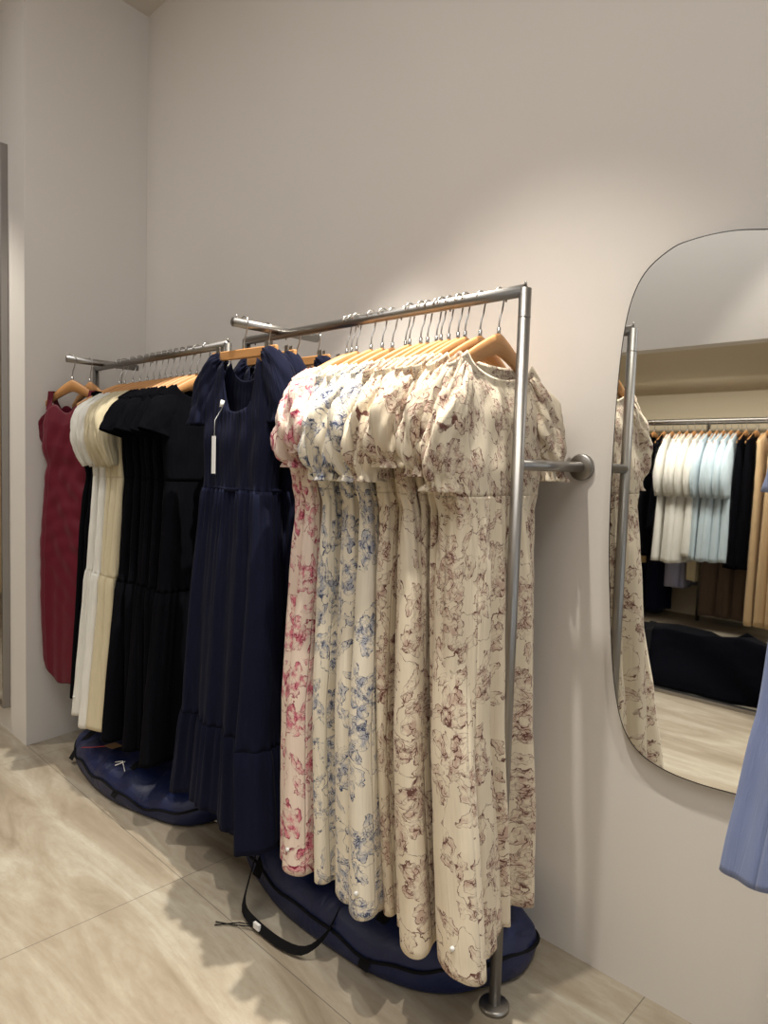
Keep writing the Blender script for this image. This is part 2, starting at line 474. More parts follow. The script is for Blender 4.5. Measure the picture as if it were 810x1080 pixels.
def make_hanger(label, group=None, half=.176, flip=1):
    t = thing('wooden_hanger', label, 'hanger', group=group)
    # arms: curved bar, taller at the centre
    n = 25; V = []
    for i in range(n):
        u = -half + 2 * half * i / (n - 1)
        q = min(1.0, abs(u) / half)
        zc = -.012 - .112 * (abs(u) / .2) ** 1.2
        hgt = (.030 * (1 - q) ** .8 + .019) * .5
        w = .0048 + .0016 * (1 - q)
        bow = -.012 * q * q
        for dx, dz in ((-w, -hgt), (w, -hgt), (w, hgt * .8), (w * .5, hgt), (-w * .5, hgt), (-w, hgt * .8)):
            V.append((bow + dx, u, zc - hgt * .9 + dz))
    F = grid_faces(n, 6); F += [tuple(reversed(range(6))), tuple((n - 1) * 6 + k for k in range(6))]
    mesh('arm', V, F, M_WOOD, t, True)
    m = MB(); m.tube([(0, 0, -.018), (0, 0, .003)], .0045, 8); m.build('collar', M_CHROME, t)
    m = MB(); m.tube(hook_pts(flip), .0021, 8); m.build('hook', M_CHROME, t)
    return t

def make_clip_hanger(label, group=None, half=.15):
    t = thing('clip_hanger', label, 'hanger', group=group)
    m = MB(); m.box(-.006, .006, -half, half, -.030, -.002); m.build('bar', M_WOOD, t, False, .003)
    m = MB(); m.tube(hook_pts(1), .0021, 8); m.build('hook', M_CHROME, t)
    for s in (-1, 1):
        y = s * (half - .035)
        m = MB()
        m.box(.006, .009, y - .009, y + .009, -.060, .012); m.box(-.009, -.006, y - .009, y + .009, -.060, .012)
        m.tube([(-.010, y, -.026), (.010, y, -.026)], .004, 8)
        m.build('clip', M_CHROME, t, False)
    return t

ZR = 1.68     # rail axis height
ZH = ZR - .075  # hanger top
PROTO_H = None
def place_hanger(x, y, rz, label, z=ZH, group=None):
    global PROTO_H
    if PROTO_H is None:
        PROTO_H = make_hanger(label, group); o = PROTO_H
    else: o = copy_tree(PROTO_H)
    o.location = (x, y, z); o.rotation_euler = (0, 0, rz); o['label'] = label
    if group: o['group'] = group
    elif 'group' in o.keys(): del o['group']
    return o

ORD = ['first', 'second', 'third', 'fourth', 'fifth', 'sixth', 'seventh', 'eighth', 'ninth', 'tenth', 'eleventh', 'twelfth', 'thirteenth', 'fourteenth', 'fifteenth', 'sixteenth', 'seventeenth', 'eighteenth']
YR = 1.327

# ------------------------------------------------------------------ setting
XS0, XS1 = -3.17, -3.25
YW, YP = 1.624, 1.041
CZ = 3.385
def slab(name, V, F, mat):
    o = mesh(name, V, F, mat, None, False); o['kind'] = 'structure'; return o
def sbox(name, x0, x1, y0, y1, z0, z1, mat):
    m = MB(); m.box(x0, x1, y0, y1, z0, z1); o = m.build(name, mat, None, False); o['kind'] = 'structure'; return o
sbox('floor', -7, 4.5, -3.5, YW + .2, -.12, 0, M_FLOOR)
sbox('wall_back', XS1 - .02, 4.5, YW, YW + .15, 0, CZ, M_WALL)
# jutting left pier: prism
x0, x1 = XS0, XS1
slab('wall_left', [(-7, YP, 0), (x0, YP, 0), (x1, YW, 0), (x1, YW + .15, 0), (-7, YW + .15, 0), (-7, YP, CZ), (x0, YP, CZ), (x1, YW, CZ), (x1, YW + .15, CZ), (-7, YW + .15, CZ)],
     [(4, 3, 2, 1, 0), (5, 6, 7, 8, 9), (0, 1, 6, 5), (1, 2, 7, 6), (2, 3, 8, 7), (3, 4, 9, 8), (4, 0, 5, 9)], M_SIDE)
sbox('ceiling', -7, 4.5, -.95, YW + .15, CZ, CZ + .1, M_CEIL)
# opposite side of the shop, seen in the wall mirror: bulkhead over a deep niche
sbox('wall_front', -7, 4.5, -.95, -.83, 2.015, CZ, M_WALL)
sbox('ceiling_niche', -7, 4.5, -3.3, -.95, 2.03, 2.12, M_NICHE)
sbox('wall_niche', -7, 4.5, -3.45, -3.3, 0, 2.12, M_NICHE)
sbox('wall_panelled', -7.1, -6.95, -3.45, YP, 0, CZ, M_PANEL)
m = MB(); m.box(-5, 3, -.85, -.81, 0, .022); o = m.build('trim_1', M_STEEL, None, False, .002); o['kind'] = 'structure'

# ------------------------------------------------------------------ racks
def flange(mb, c, axis, r=.036, th=.010):
    c = Vector(c); ax = Vector(axis)
    mb.tube([c, c + ax * th * .7, c + ax * th], [r, r, r * .88], 28)

def make_rack(label, xl, xr, xbar, ybar, xbk, group=None):
    t = thing('garment_rack', label, 'clothes rack', (xr if xbk is None else xr, YR, 0))
    ox = t.location.x
    def P(x, y, z): return (x - ox, y - YR, z)
    r = .0138
    m = MB(); m.tube([P(xl, YR, ZR), P(xr, YR, ZR)], r, 24)
    rail = m.build('rail', M_STEEL, t)
    for q in np.linspace(xl + .05, xr - .05, 7):
        m = MB(); m.tube([P(q, YR, ZR - r - .005), P(q, YR, ZR - r + .002)], .0022, 8); m.build('screw', M_DARKSTEEL, rail)
    for x in (xl, xr):
        m = MB(); m.tube([P(x, YR, .008), P(x, YR, ZR + .004)], r * 1.02, 24)
        m.tube([P(x, YR, ZR - .06), P(x, YR, ZR - .058)], r * 1.05, 24)
        post = m.build('post', M_STEEL, t)
        m = MB(); m.tube([P(x, YR, ZR + .012), P(x, YR, ZR + .022)], [.004, .0015], 8); m.build('finial', M_CHROME, post)
        m = MB(); flange(m, P(x, YR, 0), (0, 0, 1), .036, .012); m.build('foot_flange', M_STEEL, t)
    if xbar is not None:
        m = MB(); m.tube([P(xbar, ybar[0], ZR + .012), P(xbar, ybar[1], ZR + .012)], r, 24)
        bar = m.build('cross_bar', M_STEEL, t)
        m = MB(); m.tube([P(xbar, ybar[0] + .012, ZR + .024), P(xbar, ybar[0] + .012, ZR + .036)], [.004, .0015], 8); m.build('finial', M_CHROME, bar)
    if xbk is not None:
        m = MB(); m.tube([P(xbk, YR + .01, 1.293), P(xbk, YW - .004, 1.293)], r * .95, 24); br = m.build('wall_bracket', M_STEEL, t)
        m = MB(); flange(m, P(xbk, YW - .001, 1.293), (0, -1, 0), .034, .012); m.build('flange', M_STEEL, br)
    return t
make_rack('steel clothes rack holding the floral dresses, post braced to the wall', -1.95, -.873, -1.768, (1.155, 1.478), -.873)
make_rack('farther steel clothes rack holding the black, white and cream dresses', -3.13, -2.063, -3.03, (1.16, 1.475), None)
make_rack('steel clothes rack out past the right side carrying the light blue dress', -.12, 1.1, -.04, (1.0, 1.45), None)

def sticker(root, z, r=.0052, side=.0):
    # small round white sticker on the fold that stands out most towards the shop
    best = None
    for c in root.children:
        if c.name.split('.')[0] in ('skirt', 'tier', 'ruffle'):
            for v in c.data.vertices:
                if abs(v.co.z - z) < .012 and (best is None or v.co.y - .3 * v.co.x < best.y - .3 * best.x): best = v.co.copy()
    if best is None: return
    m = MB(); m.tube([(best.x, best.y - .001, best.z), (best.x + .0015, best.y - .006, best.z)], r, 14); m.build('sticker', M_PLASTIC, root)

# ------------------------------------------------------------------ floral dresses
PUFF = [(.134, -.098), (.156, -.134), (.180, -.180), (.200, -.232), (.210, -.290), (.202, -.328), (.202, -.350)]
def floral_dress(x, mat, colour, label, hlabel, big, dx, b_hem, a_hem, seed, hem=-1.39, sleeve_t=.0, last=False, rz=0.0, sub=1.0, yo=0.0, k=9, stick=False):
    root = thing('maxi_dress', label, 'dress', (x, YR + yo, ZH), rz)
    bt = .0105
    bm = .022 if big else .0095
    sq = 1.0 if big else .82
    if last: bm = .036
    prof = [(-.004, .188, bt), (-.06, .186, bt + .001), (-.20, .185 * sq, bm * .8), (-.33, .190 * sq, bm), (-.42, .165 * sq, bm * .85), (-.60, .185 * sq, (bm + b_hem) * .5), (-.95, .5 * (.19 * sq + a_hem) + .01, b_hem * .85), (hem, a_hem, b_hem)]
    am = .011 if big else .003
    if last: am = .019
    garment(root, mat, prof, seams=(-.385,), k=k, amp=(.002, am), rib=.005 if big else .002, ribk=22, shear=dx, seed=seed,
            N=190, gath=((-.385, .004 if big else .0015, 30, .14), (-.02, .003, 30, .05)), names=('bodice', 'skirt'), swing=.0, neck=(.132, .05, .018), wr=.002 if big else .001, hemwave=.008, uo=0)
    rr = random.Random(seed * 7)
    for s in (-1, 1):
        kf = (1.0 if big else .72) * sub * rr.uniform(.86, 1.1)
        tr = (.041 if big else .013) * rr.uniform(.8, 1.25)
        if last and s > 0: tr = .04; kf = .80
        ln = rr.uniform(.80, 1.12) * (1.0 if big else .92)
        ou = rr.uniform(-.012, .014) - (0 if big else .022)
        path = [(u + ou * min(1, i / 3), -.08 + (z + .08) * (ln if i > 1 else 1)) for i, (u, z) in enumerate(PUFF)]
        r1 = [.020, .038 * kf, .054 * kf, .062 * kf, .056 * kf, .036 * kf, .040 * kf]
        r2 = [.010, tr * .7, tr, tr * 1.05, tr * .95, tr * .62, tr * .85]
        sleeve(root, s, mat, path, r1, r2, gather=.15 if big else .05, gk=15, wr=.15 if big else .05, seed=seed, xoff=.004, tdrift=rr.uniform(-.02, .045), M=72, rows=34)
    if stick: sticker(root, hem + .07)
    place_hanger(x, YR + yo, rz, hlabel)
    return root

# x, colour key, big?, (shear0, shear1), hem half-thickness, hem half-width
near = [
 (-1.458, 'p', 1, (.02, .035), .028, .215), (-1.434, 'p', 0, (.02, .04), .009, .18), (-1.408, 'p', 1, (.035, .05), .030, .245),
 (-1.352, 'b', 1, (.04, .06), .030, .225), (-1.310, 'b', 0, (.04, .05), .010, .18), (-1.285, 'b', 1, (.06, .07), .036, .250), (-1.238, 'b', 0, (.05, .05), .010, .18), (-1.214, 'b', 1, (.07, .08), .036, .255),
 (-1.176, 'n', 0, (.05, .05), .008, .19), (-1.157, 'n', 1, (.05, .06), .014, .20), (-1.127, 'n', 0, (.05, .06), .008, .19), (-1.108, 'n', 0, (.05, .06), .009, .19), (-1.085, 'n', 1, (.06, .09), .046, .245),
 (-1.056, 'n', 0, (.07, .05), .008, .17), (-1.034, 'n', 0, (.07, .05), .008, .17), (-.997, 'n', 1, (.08, .11), .048, .265), (-.945, 'n', 2, (.045, .055), .040, .195)]
MATS = {'p': (M_FP, 'pink'), 'b': (M_FB, 'blue'), 'n': (M_FBR, 'brown')}
cnt = {'p': 0, 'b': 0, 'n': 0}; tot = {'p': 3, 'b': 5, 'n': 9}; words = {3: 'three', 5: 'five', 9: 'nine'}
for i, (x, c, big, dx, bh, ah) in enumerate(near):
    mat, cn = MATS[c]; j = cnt[c]; cnt[c] += 1
    base = {'p': 'pink floral puff-sleeve maxi dress', 'b': 'blue floral puff-sleeve maxi dress', 'n': 'brown floral puff-sleeve maxi dress'}[c]
    if big == 2: lab = 'brown floral puff-sleeve maxi dress hanging nearest the post, its front showing'
    else: lab = '%s, %s from the left of the %s %s ones' % (base, ORD[j], words[tot[c]], cn)
    hl = 'wooden hanger holding the %s %s floral dress from the left' % (ORD[j], cn)
    floral_dress(x, mat, cn, lab, hl, big > 0, dx, bh, ah, 10 + i, last=(big == 2), rz=math.radians(random.uniform(-4, 4)), hem=-1.375 + random.uniform(-.012, .012),
                 k=(8 if big == 2 else 6), stick=(i in (2, 7, 15)), yo=random.uniform(-.008, .008))

# ------------------------------------------------------------------ navy clip-hung dresses on the near cross bar
def navy_dress(x, y, rz, label, hlabel, seed, tag=False, wide=1.0, hem=-1.46):
    root = thing('tiered_maxi_dress', label, 'dress', (x, y, ZH + .012), rz)
    tier = -1.14
    prof = [(-.03, .155 * wide, .014), (-.12, .165 * wide, .022), (-.26, .170 * wide, .036), (-.415, .165 * wide, .034), (-.44, .175 * wide, .038), (-.75, .215 * wide, .046), (tier, .240 * wide, .052), (tier - .03, .250 * wide, .056), (hem, .292 * wide, .064)]
    # the top hangs from clips: the neckline is a deep V
    garment(root, M_NAVY, prof, seams=(-.42, tier), k=7, amp=(.004, .024), rib=.0, ribk=30, seed=seed, neck=(.078, .19, .06),
            gath=((-.05, .0022, 40, .25), (-.42, .0045, 38, .18), (tier, .0075, 36, .20)), names=('bodice', 'skirt', 'ruffle'), wr=.0025, hemwave=.014, N=330, shear=(0.03, -.03))
    for s in (-1, 1):
        sleeve(root, s, M_NAVY, [(.100, -.02), (.128, -.035), (.168, -.10), (.190, -.17), (.190, -.225)], [.018, .034, .050, .056, .066], [.016, .03, .038, .040, .044], gather=.14, gk=13, wr=.06, seed=seed, name='flutter_sleeve')
    m = MB(); pts = []
    N = 64
    for i in range(N + 1):
        a = 2 * PI * i / N
        pts.append((.041 * math.sin(a) * (1 + .05 * math.sin(9 * a)), .172 * wide * math.cos(a), -.418 + .002 * math.sin(7 * a)))
    m.tube(pts, .0055, 8, False); m.build('waist_cord', M_NAVY, root)
    if tag:
        m = MB(); m.tube([(.03, -.055, -.17), (.052, -.066, -.215), (.050, -.070, -.262)], .0009, 5); tg = m.build('hang_tag', M_TAG, root)
        tg['label'] = 'white paper price tag'
        m = MB(); m.box(.0500, .0512, -.081, -.063, -.375, -.262); m.build('card', M_TAG, tg, False)
        m = MB(); m.tube([(.036, -.05, -.155), (.040, -.052, -.175)], .006, 8); m.build('button', M_PLASTIC, root)
        sticker(root, hem + .07)
    h = make_clip_hanger(hlabel) if seed == 40 else copy_tree(CLIP[0])
    h.location = (x, y, ZH + .012); h.rotation_euler = (0, 0, rz); h['label'] = hlabel
    CLIP.append(h)
CLIP = []
HB = -90
navy_dress(-1.755, 1.185, math.radians(HB + 4), 'navy tiered maxi dress with white price tag, hanging frontmost on the cross bar', 'wooden clip hanger holding the navy dress with the white tag', 40, True, 1.0, -1.405)
navy_dress(-1.775, 1.285, math.radians(HB - 3), 'navy tiered maxi dress directly behind the one with the white tag', 'wooden clip hanger just behind the frontmost clip hanger', 41, False, 1.13, -1.37)
navy_dress(-1.755, 1.385, math.radians(HB + 3), 'navy tiered maxi dress hanging third back on the cross bar', 'wooden clip hanger third back on the cross bar', 42, False, .98, -1.40)
navy_dress(-1.765, 1.475, math.radians(HB), 'navy tiered maxi dress hanging deepest, closest to the wall', 'wooden clip hanger deepest on the cross bar, closest to the wall', 43, False, .98, -1.40)

# ------------------------------------------------------------------ far rack dresses
def slip_dress(x, label, hl, seed, mat, b=.012):
    root = thing('slip_dress', label, 'dress', (x, YR, ZH), 0)
    prof = [(-.15, .165, b), (-.25, .160, b), (-.40, .14, b), (-.60, .165, b * 1.2), (-1.0, .18, b * 1.4), (-1.33, .20, b * 1.6)]
    garment(root, mat, prof, k=7, amp=(.001, .005), seed=seed, strapless=True, names=('body',), N=110, rows=60)
    for s in (-1, 1):
        m = MB(); m.ribbon([(b, s * .12, -.16), (.008, s * .115, -.09), (.0075, s * .11, -.055), (-.0075, s * .11, -.055), (-.008, s * .115, -.09), (-b, s * .12, -.16)], (0, 1, 0), .018); m.build('strap', mat, root, False)
    place_hanger(x, YR, 0, hl)

def cap_dress(x, label, hl, seed, mat, frill=True, b=.016, hem=-1.36, tier=-.78, ah=.235, bh=.028, dx=(0, .02), rz=0, amp=.010, stick=False, armb=.02, name='tiered_midi_dress', capw=1.0):
    root = thing(name, label, 'dress', (x, YR, ZH), rz)
    prof = [(-.004, .188, .0105), (-.07, .186, .012), (-.22, .176, b), (-.40, .165, b), (tier + .01, .19, (b + bh) * .5), (tier - .03, .200, (b + bh) * .55), (hem, ah, bh)]
    garment(root, mat, prof, seams=(-.40, tier), k=6, amp=(.002, amp * 1.3), rib=.004, ribk=24, seed=seed, gath=((tier, .0055, 32, .20),), names=('bodice', 'skirt', 'tier'), shear=dx, neck=(.132, .05, .018), N=230, wr=.0018)
    for s in (-1, 1):
        if frill:
            sleeve(root, s, mat, [(.145, -.098), (.176, -.125), (.208, -.175), (.214, -.255), (.182, -.355)], [.014, .028, .040, .040, .020], [.010, armb, armb * 1.3, armb * 1.2, armb * .5], gather=.24, gk=16, wr=.09, seed=seed, name='frill_sleeve')
        else:
            sleeve(root, s, mat, [(.134, -.108), (.157, -.137), (.182, -.165), (.200, -.210), (.208, -.240)], [.024, .042, .054 * capw, .058 * capw, .062 * capw], [.010, armb * .8, armb, armb, armb], gather=.02, gk=9, wr=.03, seed=seed, name='cap_sleeve')
    if stick: sticker(root, hem + .08)
    place_hanger(x, YR, rz, hl)

slip_dress(-2.885, 'black narrow-strap slip dress, left of the white dresses', 'wooden hanger with the left black slip dress', 50, M_BLACK)
slip_dress(-2.84, 'black slip dress squeezed between another slip dress and the white dresses', 'wooden hanger with the black slip dress beside the white dresses', 51, M_BLACK)
FW = 'white sleeveless tiered midi dress with frilled armholes, %s of the two white ones'
cap_dress(-2.765, FW % 'left', 'wooden hanger with the left white dress', 52, M_WHITE, b=.016, hem=-1.37, dx=(-.01, .01), bh=.035, ah=.25, stick=True, armb=.028)
cap_dress(-2.700, FW % 'right', 'wooden hanger with the right white dress', 53, M_WHITE, b=.018, hem=-1.38, dx=(0.0, .02), bh=.034, ah=.25, armb=.028)
FC = 'cream tiered midi dress with frilled armholes, %s of the three cream ones'
cap_dress(-2.640, FC % 'left', 'wooden hanger with the left cream dress', 54, M_CREAM, b=.014, bh=.018, ah=.22, armb=.018)
cap_dress(-2.590, FC % 'middle', 'wooden hanger with the middle cream dress', 55, M_CREAM, b=.022, bh=.040, ah=.25, hem=-1.37, dx=(.0, .02), armb=.034)
cap_dress(-2.540, FC % 'right', 'wooden hanger with the right cream dress', 56, M_CREAM, b=.014, bh=.022, ah=.215, armb=.022)
bx = [-2.495, -2.45, -2.405, -2.36, -2.31, -2.26, -2.195]
for j, x in enumerate(bx):
    big = j in (1, 3, 6)
    if j == 0: lab = 'black tiered midi dress hanging right against the cream dresses'
    elif j == 6: lab = 'black tiered midi dress beside the navy dresses, most of its front showing'
    else: lab = 'black tiered midi dress, %s from the left of the seven black tiered ones' % ORD[j]
    cap_dress(x, lab, 'wooden hanger with the %s black tiered dress from the left' % ORD[j], 60 + j, M_BLACK, frill=False, b=.028 if j == 6 else (.018 if big else .011), bh=.05 if j == 6 else (.03 if big else .014),
              ah=.25 if big else .21, hem=-1.36, dx=(.0, .03), armb=.03 if big else .012, amp=.012 if big else .004, capw=1.05 if big else .8, rz=math.radians([2, -3, 1, 3, -2, 2, 6][j]))

# burgundy dress turned to face the shop, on the far cross bar
def burgundy(x, y, rz):
    root = thing('ruched_strap_dress', 'burgundy ruched dress with wide straps, at the far left end of the racks', 'dress', (x, y, ZH + .012), rz)
    prof = [(-.135, .135, .030), (-.20, .150, .045), (-.30, .150, .050), (-.38, .128, .040), (-.50, .138, .044), (-.70, .150, .050), (-1.0, .145, .046), (-1.25, .130, .040), (-1.30, .118, .036)]
    garment(root, M_BURG, prof, k=5, amp=(.001, .006), seed=70, strapless=True, names=('body',), N=150, rows=130, ruche=.005, swing=-.03, hemwave=.015, shear=(.03, -.02))
    for s in (-1, 1):
        m = MB(); m.ribbon([(.030, s * .105, -.14), (.016, s * .112, -.10), (.0075, s * .116, -.058), (-.0075, s * .118, -.058), (-.014, s * .114, -.10), (-.030, s * .105, -.14)], (0, 1, 0), .030, .0015); m.build('strap', M_BURG, root, False)
    # draped frill at the left armhole
    sleeve(root, -1, M_BURG, [(.13, -.15), (.155, -.19), (.160, -.25), (.135, -.31)], [.010, .020, .022, .008], [.02, .028, .028, .014], gather=.1, gk=7, wr=.1, seed=71, name='side_drape')
    place_hanger(x, y, rz, 'wooden hanger carrying the burgundy dress', ZH + .012)
burgundy(-3.03, 1.185, math.radians(-68))
for j, y in enumerate((1.245, 1.275)):
    pass
place_hanger(-3.03, 1.26, math.radians(-84), 'empty wooden hanger just behind the burgundy dress', ZH + .012)
place_hanger(-3.03, 1.40, math.radians(-92), 'empty wooden hanger on the far cross bar, closest to the wall', ZH + .012)

# ------------------------------------------------------------------ light blue dress at the right edge
def blue_dress():
    rz = math.radians(-90)
    x, y = -.04, 1.10
    root = thing('shirt_dress', 'light blue chambray dress cut off by the right edge of the photo', 'dress', (x, y, ZH + .012), rz)
    prof = [(-.004, .18, .0105), (-.07, .19, .014), (-.22, .225, .04), (-.45, .232, .05), (-.66, .250, .055), (-.82, .276, .06), (-.875, .284, .062)]
    garment(root, M_BLUE, prof, seams=(-.40,), k=9, amp=(.002, .014), seed=80, names=('bodice', 'skirt'), hemwave=.02, swing=.03)
    for s in (-1, 1):
        sleeve(root, s, M_BLUE, [(.135, -.08), (.165, -.13), (.195, -.2), (.205, -.28), (.21, -.36)], [.02, .04, .055, .052, .05], [.012, .03, .045, .05, .045], gather=.05, gk=9, wr=.05, seed=81)
    place_hanger(x, y, rz, 'wooden hanger carrying the light blue dress', ZH + .012)
blue_dress()

# ------------------------------------------------------------------ garment bags on the floor
def catmull(P, n=8):
    out = []
    m = len(P)
    for i in range(m):
        p0, p1, p2, p3 = (np.array(P[(i + d) % m], float) for d in (-1, 0, 1, 2))
        for q in range(n):
            t = q / n
            out.append(.5 * ((2 * p1) + (-p0 + p2) * t + (2 * p0 - 5 * p1 + 4 * p2 - p3) * t * t + (-p0 + 3 * p1 - 3 * p2 + p3) * t ** 3))
    return np.array(out)

def bag(label, outline, h, seed, group, tapes, loose=None, mat=None):
    mat = mat or M_NYLON
    O = catmull(outline, 8); c = O.mean(0)
    root = thing('garment_bag', label, 'bag', (c[0], c[1], 0))
    rs = random.Random(seed); p = [rs.uniform(0, 6.28) for _ in range(8)]
    rings = [(.955, .002), (.985, .012), (1.0, .035), (1.0, .06), (.985, .085), (.94, .105), (.86, .12), (.74, .13), (.58, .137), (.4, .142), (.2, .144), (.02, .145)]
    L = O - c; N = len(O)
    V = []
    def sag(x, y, f): return f * (.010 * math.sin(9 * x + 5 * y + p[0]) + .007 * math.sin(21 * x - 13 * y + p[1]) + .005 * math.sin(33 * x + 29 * y + p[2]))
    for (s, z) in rings:
        for q in L:
            # keep the long axis while shrinking the short one, so it reads as a folded flat bag
            x, y = q[0] * (s if s > .9 else (.9 * s + .09)), q[1] * s
            zz = z / .145 * h
            V.append((x + .004 * math.sin(40 * y + p[3]), y, max(.001, zz + sag(x, y, min(1, z / .05)))))
    F = grid_faces(len(rings), N)
    F.append(tuple((len(rings) - 1) * N + k for k in range(N))); F.append(tuple(reversed(range(N))))
    mesh('shell', V, F, mat, root, True)
    # piping seam around the side wall
    m = MB(); pts = [(q[0] * 1.003, q[1] * 1.01, h * .42 + sag(q[0], q[1], 1)) for q in L]; pts.append(pts[0])
    m.tube(pts, .0045, 8, False); m.build('piping', M_STRAP, root)
    for tx in tapes:
        # webbing tape running over the bag front to back
        lx = tx - c[0]
        ys = sorted([q[1] for q in L if abs(q[0] - lx) < .09])
        y0, y1 = ys[0], ys[-1]
        pts = []
        for i in range(22):
            s = -1 + 2 * i / 21
            ym = (y0 + y1) / 2 + (y1 - y0) / 2 * s * 1.015
            u = min(1, abs(s))
            zt = h * (1 - max(0, (u - .3) / .7) ** 3.0 * .78) + sag(lx, ym, 1) + .004
            pts.append((lx, ym, max(zt, .02)))
        m = MB(); m.ribbon(pts, (1, 0, 0), .034, .002); m.build('webbing_tape', M_STRAP, root, False)
    if loose:
        m = MB(); pts = [(q[0] - c[0], q[1] - c[1], q[2]) for q in loose]
        Pn = []
        for i in range(len(pts) - 1):
            for t in (0, .25, .5, .75): Pn.append(Vector(pts[i]).lerp(Vector(pts[i + 1]), t))
        Pn.append(Vector(pts[-1]))
        for _ in range(3): Pn = [Pn[0]] + [(Pn[i - 1] + Pn[i] * 2 + Pn[i + 1]) / 4 for i in range(1, len(Pn) - 1)] + [Pn[-1]]
        W = [Vector((.2, .3, 1)) for _ in Pn]
        m.ribbon(Pn, [tuple(w) for w in W], .026, .0022); st = m.build('carry_strap', M_STRAP, root, False)
        return root, st, c
    return root, None, c

R1, st, c = bag('navy garment bag on the floor beneath the floral dresses', [(-1.97, 1.40), (-1.80, 1.25), (-1.52, 1.165), (-1.25, 1.165), (-1.05, 1.205), (-.935, 1.30), (-.875, 1.44), (-.905, 1.555), (-1.10, 1.59), (-1.5, 1.59), (-1.85, 1.57)],
    .15, 5, None, (-1.16, -1.62), loose=[(-1.66, 1.20, .11), (-1.60, 1.13, .07), (-1.56, 1.075, .022), (-1.47, 1.07, .02), (-1.38, 1.07, .02), (-1.30, 1.09, .022), (-1.27, 1.14, .06), (-1.27, 1.18, .11)])
m = MB(); m.box(-1.47 - c[0] - .012, -1.47 - c[0] + .012, 1.062 - c[1], 1.070 - c[1], .014, .030); m.build('buckle', M_PLASTIC, st, False)
m = MB(); m.tube([(-1.48 - c[0], 1.066 - c[1], .02), (-1.53 - c[0], 1.05 - c[1], .010), (-1.575 - c[0], 1.0 - c[1], .004)], .0016, 6)
m.tube([(-1.48 - c[0], 1.066 - c[1], .016), (-1.54 - c[0], 1.035 - c[1], .006), (-1.585 - c[0], 1.01 - c[1], .004)], .0016, 6); m.build('cord', M_STRAP, st)
R2, _, c = bag('navy garment bag on the floor beneath the black, white and cream dresses', [(-3.03, 1.35), (-2.98, 1.20), (-2.80, 1.115), (-2.50, 1.085), (-2.25, 1.13), (-2.08, 1.20), (-2.03, 1.36), (-2.10, 1.53), (-2.4, 1.58), (-2.8, 1.57), (-3.0, 1.50)],
    .13, 9, None, (-2.40, -2.86))
# loose shop tags lying on the left bag
o = MB(); o.ribbon([(-2.62, 1.17, .145), (-2.56, 1.175, .147)], (0, 1, 0), .045, .001); o = o.build('swing_tag', M_KRAFT, None, False)
tagp(o, 'brown card swing tag lying on the left garment bag', 'tag')
mb = MB(); mb.tube([(-2.72, 1.10, .118), (-2.66, 1.13, .130), (-2.60, 1.16, .146)], .0016, 6); o = mb.build('cord', M_RED); tagp(o, 'thin red cord trailing over the front of the left garment bag', 'cord')
mb = MB(); mb.tube([(-2.48, 1.13, .128), (-2.44, 1.14, .142), (-2.38, 1.12, .130)], .0018, 8); mb.tube([(-2.45, 1.115, .130), (-2.43, 1.145, .142)], .0018, 8); o = mb.build('tag_fastener', M_PLASTIC); tagp(o, 'small white plastic tag fastener on the left garment bag', 'fastener')

# ------------------------------------------------------------------ wall mirror
Lp = [(-.471, 1.797), (-.52, 1.806), (-.567, 1.809), (-.618, 1.806), (-.66, 1.797), (-.713, 1.762), (-.745, 1.712), (-.764, 1.636), (-.774, 1.52), (-.778, 1.38), (-.779, 1.231), (-.775, 1.08), (-.765, .947), (-.750, .80), (-.728, .695), (-.700, .638), (-.66, .605), (-.60, .588), (-.535, .584), (-.474, .587)]
Rp = [(-.42, .592), (-.36, .605), (-.30, .635), (-.262, .69), (-.245, .78), (-.238, .95), (-.236, 1.15), (-.240, 1.35), (-.250, 1.52), (-.272, 1.65), (-.315, 1.73), (-.38, 1.775), (-.43, 1.79)]
OUT = catmull(Lp + Rp, 4)
cx, cz = OUT.mean(0)
mt = thing('wall_mirror', 'frameless pebble-shaped mirror mounted on the wall right of the racks', 'mirror', (cx, YW, .585))
n = len(OUT)
q = [(p[0] - cx, p[1] - .585) for p in OUT]
mesh('glass', [(a, -.0245, b) for a, b in q], [tuple(range(n))], M_MIRROR, mt, False)
V = [(a, -.024, b) for a, b in q] + [(a * 1.014, -.022, (b - (cz - .585)) * 1.006 + (cz - .585)) for a, b in q] + [(a * 1.014, -.001, (b - (cz - .585)) * 1.006 + (cz - .585)) for a, b in q]
mesh('backing', V, grid_faces(3, n) + [tuple(range(n)), tuple(reversed(range(2 * n, 3 * n)))], M_EDGE, mt, False)

# tall framed mirror on the pier face, cut off by the left edge
tm = thing('framed_mirror', 'tall metal-framed mirror on the pier, cut off by the left edge', 'mirror', (-3.9, YP, .12))
m = MB(); m.box(-.515, .515, -.020, -.001, 0, 2.51); m.build('backing', M_EDGE, tm, False)
mesh('glass', [(-.515, -.0215, .015), (.517, -.0215, .015), (.517, -.0215, 2.495), (-.515, -.0215, 2.495)], [(0, 1, 2, 3)], M_MIRROR, tm, False)
m = MB(); m.box(-.53, -.515, -.032, 0, 0, 2.51); m.box(.517, .53, -.032, 0, 0, 2.51); m.box(-.515, .517, -.032, 0, 0, .016); m.box(-.515, .517, -.032, 0, 2.494, 2.51)
m.build('frame', M_DARKSTEEL, tm, False, .002)

